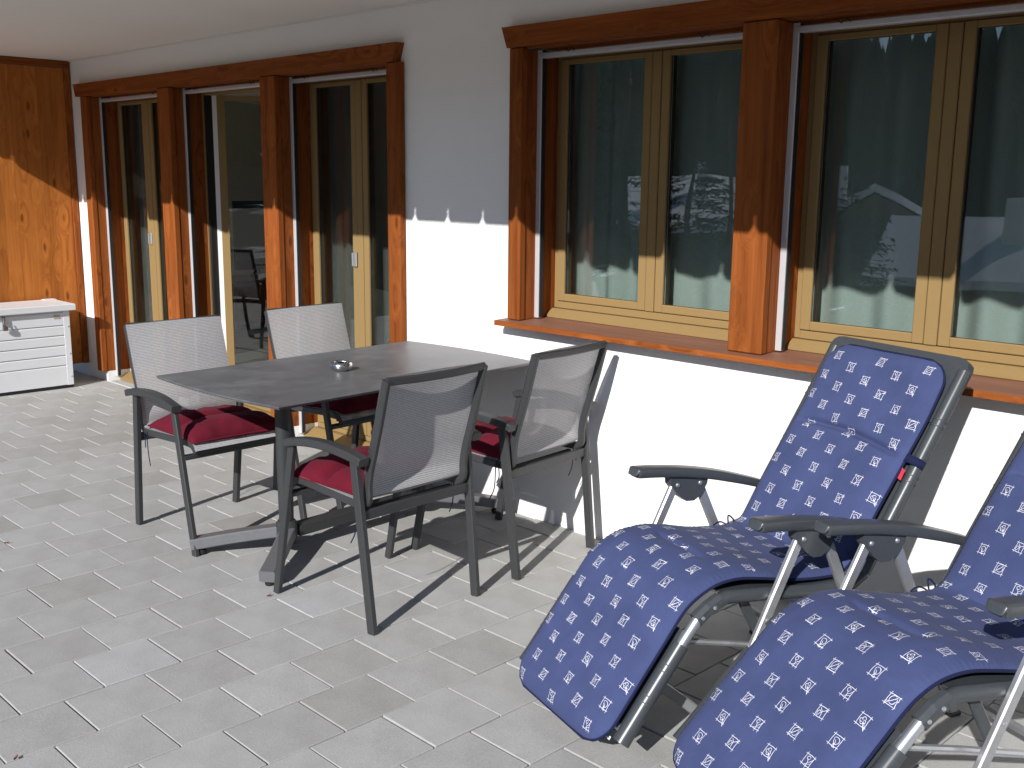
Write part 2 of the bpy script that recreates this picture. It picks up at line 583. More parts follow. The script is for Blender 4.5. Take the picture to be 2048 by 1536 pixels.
# balcony apron boards with clipped lower corners: their gaps make the light spikes on the wall
WB, ZB = 1.60, 1.336 + .602 * 1.60
g0 = -4.135 + .36 * WB
prof = []
bw = .246
kx = -26
while True:
    a = g0 + kx * bw
    if a > 2.0: break
    hw = bw / 2 - .0045
    cx = a + bw / 2
    poly = [(cx - hw + .016, ZB), (cx + hw - .016, ZB), (cx + hw, ZB + .024), (cx + hw, ZB + .062), (cx + hw + .0045, ZB + .062), (cx + hw + .0045, ZB + .95), (cx - hw - .0044, ZB + .95), (cx - hw - .0044, ZB + .062), (cx - hw, ZB + .062), (cx - hw, ZB + .024)]
    MB().prism(poly, 1, -WB, -WB + .012).build('apron_board', 'wood_z', house)
    kx += 1

FY = -.042
def lintel(x0, x1, z0, z1):
    MB().prism([(x0 + .033, z0), (x1 - .033, z0), (x1, z1), (x0, z1)], 1, -.052, -.001).build('lintel', 'wood_x', house)
    MB().box(x0 + .15, x1 - .15, -.0005, .20, z0 - .002, z0 + .02).build('lintel_soffit', 'wood_x', house)
lintel(-7.995, -4.205, 2.103, 2.192)
lintel(-3.472, -.86, 2.105, 2.193)
def post(x0, x1, z0, z1, cl=.005, cr=.005):
    p = MB().box(x0, x1, FY, -.003, z0, z1 - .0015, .004).build('post', 'wood_z', house)
    MB().box(x0 + cl, x1 - cr, -.0025, .205, z0 + .001, z1 - .004, .002).build('post_core', 'wood_z', p)
    return p
post(-7.905, -7.812, .075, 2.103, .06, .005)
post(-6.712, -6.556, .075, 2.103)
post(-5.466, -5.313, .075, 2.103)
post(-4.302, -4.203, .075, 2.103, .005, .04)
ZS = .919
post(-3.432, -3.355, ZS, 2.105, .045, .005)
post(-2.243, -2.096, ZS, 2.105)
post(-.986, -.903, ZS, 2.105, .005, .05)
# white plinths under the door posts
for a, b in ((-7.858, -7.818), (-6.706, -6.562), (-5.460, -5.319), (-4.296, -4.237)):
    MB().box(a, b, -.0012, .2, -.005, .074).build('post_plinth', 'plaster', house)
# timber sill
sx0, sx1 = -3.468, -.85
sm = MB().prism([(-.088, .892), (-.088, .9135), (.19, .9215), (.19, .899)], 0, sx0, sx1)
# front strip and top are two looks: the board and its redder brown top
sill = sm.build('sill', 'wood_x', house)
MB().prism([(-.0865, .9140), (.188, .9220), (.188, .9232), (-.0865, .9152)], 0, sx0 + .002, sx1 - .002).build('sill_top', 'sill_top', sill)

def sash(parent, x0, x1, z0, z1, y=.185, mat='gold', st=.041, rb=.034, rt=.024, dep=.050, handle=None):
    """one glazed leaf: four rails, inner side coloured black for its shade, pane"""
    s = MB()
    s.box(x0, x0 + st, y, y + .014, z0, z1, .003).box(x1 - st, x1, y, y + .014, z0, z1, .003)
    s.box(x0 + st, x1 - st, y + .0006, y + .014, z0, z0 + rb, .003).box(x0 + st, x1 - st, y + .0006, y + .014, z1 - rt, z1, .003)
    so_ = s.build('sash', mat, parent)
    q = MB()
    q.box(x0 + .004, x0 + st - .003, y + .0145, y + dep, z0 + .004, z1 - .004).box(x1 - st + .003, x1 - .004, y + .0145, y + dep, z0 + .004, z1 - .004)
    q.box(x0 + st - .0028, x1 - st + .0028, y + .0147, y + dep, z0 + .004, z0 + rb - .003).box(x0 + st - .0028, x1 - st + .0028, y + .0147, y + dep, z1 - rt + .003, z1 - .004)
    q.build('sash_core', 'black', parent)  # unlit inner side of the sash, its shade put in as black
    MB().box(x0 + st - .002, x1 - st + .002, y + .020, y + .026, z0 + rb - .002, z1 - rt + .002).build('pane', 'glass', parent)
    return so_

def window(x0, x1, z0, z1, mid, y=.195):
    """frame with two leaves and a mullion cover; x0..x1 between reveals"""
    f = MB()
    f.box(x0, x0 + .028, y, y + .075, z0, z1, .002).box(x1 - .028, x1, y, y + .075, z0, z1, .002)
    f.box(x0 + .028, x1 - .028, y + .0007, y + .074, z1 - .035, z1, .002)
    f.box(x0 + .028, x1 - .028, y - .006, y + .075, z0, z0 + .031, .002)
    w = f.build('window', 'gold', house)
    a, b = mid - .023, mid + .023
    sash(w, x0 + .026, a - .003, z0 + .034, z1 - .030)
    sash(w, b + .003, x1 - .026, z0 + .034, z1 - .030)
    MB().box(a, b, y - .012, y + .04, z0 + .033, z1 - .031, .003).build('mullion', 'gold', w)
    MB().prism([(.135, .9235), (.135, .933), (.178, z0 - .002), (y + .05, z0 - .002), (y + .05, .9235)], 0, x0 + .004, x1 - .004).build('drip_sill', 'gold', w)
    return w
window(-3.360, -2.238, .962, 2.098, -2.797)
window(-2.101, -.981, .962, 2.098, -1.568)

def terrace_door(x0, x1, mid, y=.195, left_open=None, handle_x=None):
    z0, z1 = .052, 2.098
    f = MB()
    jw = .028 if left_open is None else .006
    f.box(x0, x0 + jw, y, y + .075, z0, z1, .002).box(x1 - .028, x1, y, y + .075, z0, z1, .002)
    f.box(x0 + .028, x1 - .028, y + .0007, y + .074, z1 - .035, z1, .002)
    f.box(x0 + .028, x1 - .028, y - .006, y + .075, z0, z0 + .028, .002)
    w = f.build('terrace_door', 'gold', house)
    MB().prism([(.09, .0), (.09, .018), (.165, .05), (y + .05, .05), (y + .05, .0)], 0, x0 + .004, x1 - .004).build('threshold', 'gold', w)
    if left_open is not None:
        MB().box(x0 + .0065, x0 + .032, y + .012, y + .07, z0, z1).build('jamb_dark_gap', 'black', w)  # black strip standing in for the dark gap beside the open leaf
    a, b = mid - .026, mid + .026
    if left_open is None:
        sash(w, x0 + .026, a - .003, z0 + .031, z1 - .030, st=.045, rb=.042)
        MB().box(a, b, y - .012, y + .04, z0 + .030, z1 - .031, .003).build('mullion', 'gold', w)
    if left_open is None:
        sash(w, b + .003, x1 - .026, z0 + .031, z1 - .030, st=.045, rb=.042)
    if handle_x:
        h = MB().box(handle_x - .013, handle_x + .013, y - .022, y - .0105, 1.05, 1.135, .004)
        h.box(handle_x - .011, handle_x - .006, y - .036, y - .0225, 1.055, 1.13, .002)
        h.build('pull_handle', 'alu', w)
    return w
terrace_door(-7.817, -6.707, -7.338, handle_x=-7.352)
terrace_door(-5.318, -4.297, -4.838, handle_x=-4.878)
d2 = terrace_door(-6.561, -5.461, -6.02, left_open=True)
# the open leaf of the middle door swings inwards, hinged at its left edge
hp = V(-6.49, .262, 0)
ang = R(57)
lw_, z0_, z1_ = 1.0, .085, 2.066
def leafpt(a, b):
    return (hp.x + a * math.cos(ang) - b * math.sin(ang), hp.y + a * math.sin(ang) + b * math.cos(ang))
def leafbox(a0, a1, b0, b1, z0, z1):
    ps = [leafpt(a0, b0), leafpt(a1, b0), leafpt(a1, b1), leafpt(a0, b1)]
    return MB().prism(ps, 2, z0, z1)
def merge(*ms):
    m = MB()
    for q in ms: m.add(q.v, q.f)
    return m
merge(leafbox(0, .05, 0, .014, z0_, z1_), leafbox(lw_ - .05, lw_, 0, .014, z0_, z1_), leafbox(.05, lw_ - .05, .0005, .0135, z0_, z0_ + .05), leafbox(.05, lw_ - .05, .0005, .0135, z1_ - .035, z1_)).build('open_leaf', 'gold', d2)
merge(leafbox(-.030, .046, .0145, .030, z0_ + .003, z1_ - .003), leafbox(-.056, .046, .0345, .072, z0_ + .003, z1_ - .003), leafbox(lw_ - .046, lw_ - .002, .0145, .07, z0_ + .003, z1_ - .003), leafbox(.0465, lw_ - .0465, .0147, .07, z0_ + .003, z0_ + .046), leafbox(.0465, lw_ - .0465, .0147, .07, z1_ - .031, z1_ - .003)).build('open_leaf_core', 'white_pvc', d2)
leafbox(.048, lw_ - .048, .022, .028, z0_ + .048, z1_ - .033).build('open_leaf_pane', 'glass', d2)
leafbox(-.0545, -.034, .032, .0342, 1.16, 1.26).build('strike_plate', 'black', d2)

# blind guide rails and parked blind end bars in every opening
for x, z0 in ((-7.817, .03), (-6.561, .03), (-5.318, .03), (-3.360, ZS + .006), (-2.101, ZS + .006)):
    gr = MB().box(x + .0005, x + .026, .060, .088, z0, 2.099, .002).build('guide_rail', 'rail_silver', house)
    MB().box(x + .0262, x + .0300, .066, .0875, z0 + .004, 2.096).build('rail_slot', 'black', gr)
for a, b in ((-7.81, -6.715), (-6.553, -5.469), (-5.31, -4.304), (-3.352, -2.246), (-2.093, -.99)):
    bb = MB().box(a, b, .058, .094, 2.064, 2.088, .004).build('blind_end_bar', 'rail_silver', house)
    for t in (.18, .80):
        xx = a + (b - a) * t
        MB().tube([(xx - .03, .05, 2.094), (xx - .012, .046, 2.080), (xx + .006, .05, 2.094), (xx + .022, .046, 2.082)], .0022, 6).build('blind_hook', 'black', bb)

# ------------------------------------------------------------------ rooms behind the glass
def room(name, x0, x1, y1, label):
    m = MB()
    y0, z0, z1 = .264, .0, 2.36
    m.add([(x0, y0, z0), (x1, y0, z0), (x1, y1, z0), (x0, y1, z0), (x0, y0, z1), (x1, y0, z1), (x1, y1, z1), (x0, y1, z1)],
          [(4, 5, 6, 7), (1, 2, 6, 5), (2, 3, 7, 6), (3, 0, 4, 7)])
    o = m.build(name, 'room')
    tag(o, label, None, None, 'structure')
    f = MB().box(x0, x1, y0 - .02, y1, -.03, .03)
    tag(f.build('room_floor', 'room_floor', o), 'grey tiled floor inside the room')
    return o
room('living_room', -10.6, -4.0, 4.4, 'dim living room behind the terrace doors')
room('bedroom', -3.7, .6, 3.8, 'dark room behind the right windows')

def curtain(x0, x1, z0, z1, y, label, seed):
    rg = random.Random(seed)
    ph = [rg.uniform(0, 6) for _ in range(4)]
    w = x1 - x0
    def fn(a, b):
        x = x0 + a * w
        am = .024 + .008 * math.sin(x * 5 + ph[2])
        yy = y + am * math.sin(x * 2 * math.pi / .19 + ph[0] + .8 * math.sin(x * 6.1 + ph[1])) + .007 * math.sin(x * 41 + ph[3]) * (.6 + .4 * b)
        return (x + .006 * math.sin(b * 5 + x * 9), yy, z0 + b * (z1 - z0))
    o = MB().grid(fn, int(w * 110), 6).build('curtain', 'curtain', None, True)
    tag(o, label, 'curtain', 'sheer curtains behind the glass')
    MB().box(x0 - .02, x1 + .02, y - .012, y + .012, z1 + .001, z1 + .022).build('curtain_track', 'white_pvc', o)
curtain(-3.50, -2.20, .60, 2.30, .318, 'pale green sheer curtain behind the window left of the middle post', 1)
curtain(-2.185, -.94, .60, 2.30, .320, 'pale green sheer curtain behind the window right of the middle post', 3)
curtain(-8.00, -6.98, .05, 2.30, .318, 'pale sheer curtain behind the leftmost terrace door', 5)
curtain(-5.44, -4.30, .05, 2.30, .318, 'pale sheer curtain behind the terrace door nearest the white wall', 6)

# sideboard and television inside
sb = empty('sideboard', (-9.65, 2.05, .03))
tag(sb, 'dark brown wooden sideboard seen through the open terrace door', 'sideboard')
MB().box(-.28, .28, -.05, 1.5, .06, .46, .004).build('carcass', 'sideboard', sb)
MB().box(-.30, .31, -.07, 1.52, .461, .49, .004).build('top', 'sideboard', sb)
for q in range(3):
    dr = MB().box(.281, .295, -.03 + q * .51, .455 + q * .51, .09, .44, .003).build('door', 'sideboard', sb)
    MB().box(.296, .312, .40 + q * .51, .415 + q * .51, .22, .32).build('handle', 'alu', dr)
for a in (-.24, .24):
    for b in (0, 1.45):
        MB().box(a - .02, a + .02, b - .02, b + .02, 0, .0595).build('leg', 'sideboard', sb)
tvo = empty('television', (-9.55, 2.5, .5205))
tag(tvo, 'black flat television on two splayed feet standing on the sideboard', 'television')
MB().box(-.02, .02, -.38, .62, .09, .78, .008).build('screen', 'tv', tvo)
for b in (-.12, .36):
    MB().sweep([(-.10, b - .02, .008), (0, b, .10), (.12, b - .03, .008)], rect(.03, .012, .002), (0, 1, 0)).build('foot', 'tv', tvo)
cb = catmull([(.0, -.40, .62), (.03, -.46, .50), (.02, -.47, .36), (0, -.40, .26)], 6)
MB().tube(cb, .004, 6, side=(1, 0, 0)).build('cable', 'cable', tvo)

# ------------------------------------------------------------------ timber partition at the left end
XP = -8.15
part = empty('wooden_partition', (XP, 0, 0))
tag(part, 'brown stained timber board partition closing the left end of the terrace', 'partition')
ycur = -.052
rg = random.Random(5)
while ycur > -1.75:
    w = rg.choice((.092, .100, .108, .096))
    MB().box(-.03, rg.uniform(-.0004, .0004), ycur - w + .0002, ycur - .0002, .102, ZC - .055, .0006).build('board', 'larch', part)
    ycur -= w
MB().box(-.032, .014, -.0515, -.006, .100, ZC - .0525, .003).build('edge_post', 'wood_z', part)
MB().box(-.032, .016, -1.80, -.0055, ZC - .052, ZC - .002, .003).build('top_rail', 'wood_y', part)
for y in (-.4, -1.3):
    MB().box(-.075, -.034, y - .03, y + .03, -.005, ZC - .06).build('support_post', 'wood_z', part)

# ------------------------------------------------------------------ white storage box
bx = empty('storage_box', (-7.738, -.296, 0))
tag(bx, 'white metal storage chest with ribbed front standing by the timber partition', 'storage box')
BD, BL = .375, 1.28
MB().box(-BD, -.0125, -BL + .001, -.001, .022, .568).build('body', 'white_metal', bx)
MB().box(-BD - .003, -.004, -BL, .0005, .004, .0215).build('base', 'black', bx)  # black slab painted in for the dark gap beneath the chest
zs = [.024, .173, .246, .321, .394, .467, .566]
for i, (a, b) in enumerate(zip(zs[:-1], zs[1:])):
    yy0, yy1 = -BL + .046, -.0455
    MB().prism([(-.0122, a + .001), (-.0005, a + .002), (-.0005, b - .011), (-.0122, b - .001)], 1, yy0, yy1).build('front_rib', 'white_metal', bx)
for s_, (a, b) in enumerate(((-.0450, .0006), (-BL - .0006, -BL + .0455))):
    cp = MB().box(-.04, .0008, a, b, .0225, .570, .002).build('corner_post', 'white_metal', bx)
    for z in (.455, .255, .085):
        MB().lathe([(0, .0035), (.0045, .003), (.006, 0)], 0, 0, 10).build('screw', 'alu_grey', cp).matrix_local = Matrix.Translation((.0008, (a + b) / 2 + .01, z)) @ Matrix.Rotation(R(90), 4, 'Y')
lid = MB().box(-BD - .006, .030, -BL - .035, .040, .573, .6195, .004).build('lid', 'white_metal', bx)
MB().box(-BD - .01, -BD + .06, -.045, .0395, .6197, .6235).build('hinge_cover', 'white_metal', lid)
MB().box(.0015, .006, -.472, -.448, .49, .566, .002).box(.006, .019, -.467, -.453, .505, .555, .003).build('hasp', 'steel', bx)
pl = MB()
pl.tube(catmull([(.022, -.470, .53), (.024, -.474, .512), (.024, -.474, .497), (.024, -.446, .497), (.024, -.446, .512), (.022, -.450, .53)], 4), .003, 6, side=(1, 0, 0))
pl.box(.016, .033, -.480, -.440, .462, .498, .005)
pl.build('padlock', 'steel', bx)
MB().box(.0009, .0016, -.112, -.068, .516, .545).build('sticker', 'sticker', bx)

# ------------------------------------------------------------------ dining table
tb = empty('table', (-3.672, -.722, 0), R(2.6))
tag(tb, 'grey stone-look rectangular dining table on two dark pedestals', 'table')
hw, hl = .430, .692
pts = []
nb = 14
for i in range(nb + 1):
    t = -1 + 2 * i / nb
    pts.append((hw * t, -hl - .030 * (1 - t * t)))
for i in range(nb + 1):
    t = 1 - 2 * i / nb
    pts.append((hw * t, hl + .030 * (1 - t * t)))
# gentle bow of the long sides
fin = []
for i, p in enumerate(pts):
    fin.append(p)
    if i == nb:
        for q in range(1, 10):
            t = -1 + 2 * q / 10
            fin.append((hw + .002 * (1 - t * t), hl * t))
for q in range(1, 10):
    t = 1 - 2 * q / 10
    fin.append((-hw - .002 * (1 - t * t), hl * t))
inn = [(x * .9965, y * .9975) for x, y in fin]
tm = MB()
n = len(fin)
tm.add([(x, y, .7385) for x, y in inn] + [(x, y, .7365) for x, y in fin] + [(x * .985, y * .99, .7265) for x, y in fin],
       [tuple(range(n))] + [(i, n + i, n + (i + 1) % n, (i + 1) % n) for i in range(n)] + [(n + i, 2 * n + i, 2 * n + (i + 1) % n, n + (i + 1) % n) for i in range(n)] + [tuple(range(2 * n, 3 * n))[::-1]])
tm.build('table_top', 'hpl', tb)
for sgn in (-1, 1):
    hy = sgn * .375
    MB().sweep([(0, hy, .05), (0, hy, .16), (0, hy, .45), (0, hy, .70)], circ(.030, 16, .036), (1, 0, 0), scale=[.92, .90, .96, 1.02]).build('column', 'anthracite', tb, ang=35)
    MB().box(-.26, .26, hy - .035, hy + .035, .698, .726, .004).build('top_bracket', 'anthracite', tb)
    hb = MB().lathe([(0, .045), (.040, .045), (.044, .055), (.044, .135), (.036, .145), (0, .145)], 0, hy, 20).build('hub', 'anthracite', tb, ang=40)
    for sx in (-1, 1):
        pa = [(sx * .03, hy + sgn * .015, .098), (sx * .10, hy + sgn * .09, .086), (sx * .19, hy + sgn * .19, .067), (sx * .27, hy + sgn * .285, .047)]
        MB().sweep(catmull(pa, 5), rect(.062, .046, .004), (sx, -sgn, 0)).build('foot', 'foot_metal', tb)
        MB().lathe([(0, 0), (.017, 0), (.020, .006), (.020, .018), (.008, .030), (0, .03)], sx * .245, hy + sgn * .255, 14).build('glide', 'black', tb)
MB().box(-.034, .034, -.335, .335, .070, .118, .005).build('stretcher', 'anthracite', tb)
MB().lathe([(.018, .12), (.022, .125), (.022, .15), (.018, .155), (0, .155)], 0, .06, 14).build('stretcher_knob', 'alu', tb)

ash = empty('ashtray', (-3.672, -.792, .7386))
tag(ash, 'round brushed steel ashtray on the grey table', 'ashtray')
pr = [(.0, .0), (.033, .0), (.046, .010), (.0485, .022), (.044, .034), (.036, .0375), (.030, .036), (.031, .030), (.034, .020), (.026, .007), (0, .006)]
am = MB().lathe(pr, 0, 0, 48)
vv = []
for q in am.v:
    a = math.atan2(q[1], q[0]); r = math.hypot(q[0], q[1])
    if q[2] > .0335:
        nt = max(math.cos(3 * a + .5), 0) ** 14
        vv.append((q[0], q[1], q[2] - .006 * nt))
    else:
        vv.append(q)
am.v = vv
am.build('bowl', 'steel', ash, True)
MB().lathe([(0, .0075), (.024, .0085), (.03, .018)], 0, 0, 24).build('ash_bed', 'ash_inside', ash, True)

# ------------------------------------------------------------------ dining chairs
def spline2(pts, n=6):
    return catmull([(p[0], 0, p[1]) for p in pts], n)
BACK = [(.506, .424), (.480, .448), (.42, .455), (.25, .447), (.11, .441), (.060, .447), (.043, .470), (.042, .515), (.031, .573), (.007, .648), (-.020, .736), (-.042, .815), (-.064, .896)]
def make_chair():
    c = empty('armchair')
    for s in (-1, 1):
        MB().bar((.545, s * .270, 0), (.418, s * .268, .606), .020, .034, (0, 1, 0)).build('front_leg', 'anthracite', c)
        MB().bar((.0, s * .246, 0), (.068, s * .258, .606), .022, .036, (0, 1, 0)).build('rear_leg', 'anthracite', c)
        ap = catmull([(.012, s * .262, .611), (.06, s * .263, .622), (.20, s * .266, .634), (.33, s * .269, .628), (.448, s * .272, .606)], 5)
        MB().sweep(ap, rect(.044, .029, .004), (0, 1, 0)).build('armrest', 'anthracite', c)
        bp = [(p.x, s * .222, p.z) for p in spline2(BACK)]
        MB().sweep(bp, rect(.020, .030, .004), (0, 1, 0)).build('side_frame', 'anthracite', c)
        MB().bar((.463, s * .20, .422), (.463, s * .20, .442), .03, .03, (0, 1, 0)).build('seat_mount', 'black', c)
    MB().bar((.466, -.262, .402), (.466, .262, .402), .036, .018, (1, 0, 0)).build('front_crossbar', 'anthracite', c)
    MB().bar((.047, -.246, .415), (.047, .246, .415), .018, .036, (1, 0, 0)).build('rear_crossbar', 'anthracite', c)
    tp = catmull([(-.064 - .008 * (1 - (t / 3) ** 2), t / 3 * .222, .892 - .004 * (1 - (t / 3) ** 2)) for t in range(-3, 4)], 4)
    MB().sweep(tp, rect(.018, .028, .005), (1, 0, 0)).build('top_rail', 'anthracite', c)
    MB().tube([(.500, -.222, .424), (.500, .222, .424)], .009, 8).build('front_roll', 'anthracite', c)
    MB().bar((.09, -.20, .418), (.09, .20, .418), .02, .02, (1, 0, 0)).build('seat_brace', 'black', c)
    # slings: surfaces with metre UVs for the weave
    path = spline2(BACK, 8)
    for nm, i0, i1, bow in (('seat_sling', 0, 42, -.010), ('back_sling', 46, len(path) - 1, -.020)):
        seg = path[i0:i1 + 1]
        ln = [0]
        for a, b in zip(seg[:-1], seg[1:]):
            ln.append(ln[-1] + (b - a).length)
        nu = 12
        vs, fs, uv = [], [], []
        for i, p in enumerate(seg):
            t = (seg[min(i + 1, len(seg) - 1)] - seg[max(i - 1, 0)]).normalized()
            nb_ = V(t.z, 0, -t.x)
            ns_ = V(t.z, 0, -t.x)
            if ns_.z < 0: ns_ = -ns_
            fade = min(1, 4 * min(i, len(seg) - 1 - i) / len(seg))
            if nm == 'back_sling':
                fade = min(1, 5 * i / len(seg))
            for j in range(nu + 1):
                u = -1 + 2 * j / nu
                d = (1 - u * u) * fade
                if nm == 'back_sling':
                    top_f = max(0, (i / len(seg) - .72) / .28)
                    q = V(p.x + nb_.x * .0165 + .015 * d * (1 - .8 * top_f), u * .2315, p.z + nb_.z * .0175 + .003 * d)
                else:
                    q = V(p.x + ns_.x * .0165, u * .2315, p.z + ns_.z * .0165 - .012 * d)
                vs.append(q[:]); uv.append((u * .214, ln[i]))
        for i in range(len(seg) - 1):
            for j in range(nu):
                fs.append((i * (nu + 1) + j, (i + 1) * (nu + 1) + j, (i + 1) * (nu + 1) + j + 1, i * (nu + 1) + j + 1))
        m = MB().add(vs, fs)
        o = m.build(nm, 'sling', c, True)
        ul = o.data.uv_layers.new(name='UVMap')
        for lp in o.data.loops:
            ul.data[lp.index].uv = uv[lp.vertex_index]
    return c
chair0 = make_chair()
CH = [((-4.432, -1.129), R(0.8), 'silver mesh armchair with red cushion at the near left table corner'),
      ((-4.49, -.385), R(3.2), 'silver mesh armchair mostly hidden behind the table near the doors'),
      ((-2.774, -1.08), R(180 + 1.2), 'dark framed armchair with red cushion seen from behind, nearest the camera'),
      ((-2.812, -.360), R(180 + 5.0), 'dark framed armchair seen from behind, closest to the white wall')]
chairs = []
for i, (p, rz, lb) in enumerate(CH):
    o = chair0 if i == 0 else copy_tree(chair0)
    o.location = (p[0], p[1], 0)
    o.rotation_euler = (0, 0, rz)
    tag(o, lb, 'chair', 'mesh armchairs around the table')
    chairs.append(o)

def make_cushion(seed):
    rg = random.Random(seed)
    L, W, H = .212, .224, .070
    ox, oy, oz = rg.uniform(0, 50), rg.uniform(0, 50), rg.uniform(0, 50)
    def shape(a, b):
        e = (max(0, 1 - abs(a) ** 3.4) ** .5) * (max(0, 1 - abs(b) ** 3.4) ** .5)
        cr = 1 - .60 * math.exp(-(a - .04) ** 2 / .009) - .12 * math.exp(-(a - .04) ** 2 / .06)
        pk = 1 + .10 * math.sin(b * 17 + 3 * mnoise.noise(V(b * 3 + ox, a * 2, 0))) * (math.exp(-(abs(a) - 1) ** 2 / .03) + .5 * math.exp(-(a - .04) ** 2 / .02))
        wr = 1 + .16 * mnoise.noise(V(a * 3.2 + ox, b * 3.2 + oy, oz)) + .06 * mnoise.noise(V(a * 9 + ox, b * 9 + oy, oz))
        return e * cr * pk * wr
    def warp(a, b):
        k = 1 - .035 * (1 - b * b) * abs(a) ** 6; k2 = 1 - .035 * (1 - a * a) * abs(b) ** 6
        j = .006 * mnoise.noise(V(a * 2 + oz, b * 2, 1))
        return a * L * k + j, b * W * k2 + .006 * mnoise.noise(V(a * 2, b * 2 + oz, 4))
    def top(p, q):
        a, b = math.sin((2 * p - 1) * math.pi / 2), math.sin((2 * q - 1) * math.pi / 2)
        x, y = warp(a, b)
        return (x, y, .020 + H * shape(a, b))
    def bot(p, q):
        a, b = math.sin((2 * p - 1) * math.pi / 2), math.sin((2 * q - 1) * math.pi / 2)
        x, y = warp(a, b)
        return (x, y, .020 - .018 * min(1, shape(a, b) * 1.3))
    c = MB().grid(top, 40, 40).grid(bot, 24, 24, True)
    cu = empty('seat_cushion')
    c.build('pad', 'red', cu, True)
    rim = []
    for i in range(64):
        t = i / 64 * 4
        s_, f = int(t), t - int(t)
        a, b = ((-1 + 2 * f, -1), (1, -1 + 2 * f), (1 - 2 * f, 1), (-1, 1 - 2 * f))[s_]
        x, y = warp(a, b)
        rim.append((x, y, .020))
    MB().sweep(rim, circ(.0042, 6), (0, 0, 1), True).build('piping', 'red', cu, True)
    for a, b in ((.0, 0), ):
        pass
    for sx in (-.45, .5):
        MB().lathe([(0, .004), (.006, .003), (.007, 0)], .04 * L, sx * W, 10).build('button', 'red', cu).location = (0, 0, .020 + H * .46)
    for s in (-1, 1):
        for k2 in (0, 1):
            dx = .016 * k2 - .01
            cp = catmull([(-L + .02, s * (W - .01), .018), (-L + .01 + dx, s * (W + .012), -.01), (-L + .012 + dx * 1.6, s * (W + .014), -.05 - .05 * k2), (-L + .03 + dx * 2.4, s * (W + .018), -.075 - .075 * k2)], 5)
            MB().tube(cp, .0022, 6, side=(0, 1, 0)).build('tie_cord', 'cord', cu, True)
    return cu
CUL = ['wine red cushion on the near left armchair, half sunlit', 'wine red cushion shaded under the table edge on the hidden armchair',
       'wine red cushion on the near right armchair with a curved arm shadow', 'wine red cushion on the armchair beside the white wall']
for i, ch in enumerate(chairs):
    cu = make_cushion(11 + i)
    dx, dy, rz = ((.302, -.004, R(-2)), (.302, 0, R(2)), (.300, .006, R(2.5)), (.302, -.008, R(-3)))[i]
    a = ch.rotation_euler[2]
    cu.location = (ch.location.x + dx * math.cos(a) - dy * math.sin(a), ch.location.y + dx * math.sin(a) + dy * math.cos(a), .447)
    cu.rotation_euler = (0, 0, a + rz)
    tag(cu, CUL[i], 'cushion', 'wine red seat cushions')

# ------------------------------------------------------------------ reclining loungers
# profile of the pad's edge in (v forward, z)
PROF = [(-.734, 1.020), (-.692, .945), (-.642, .855), (-.583, .770), (-.527, .690), (-.468, .604), (-.420, .525), (-.378, .462), (-.335, .434),
        (-.270, .432), (-.160, .444), (-.040, .468), (.045, .481), (.118, .475), (.178, .450)]
def profile(slope, length):
    p = list(PROF)
    dx, dz = math.cos(slope), math.sin(slope)
    x, z = .222, .417
    for t in (0, .09, .18, .27, .36, length):
        p.append((x + dx * t, z - dz * t))
    return catmull([(0, -a, b) for a, b in p], 6)
HWID = .242

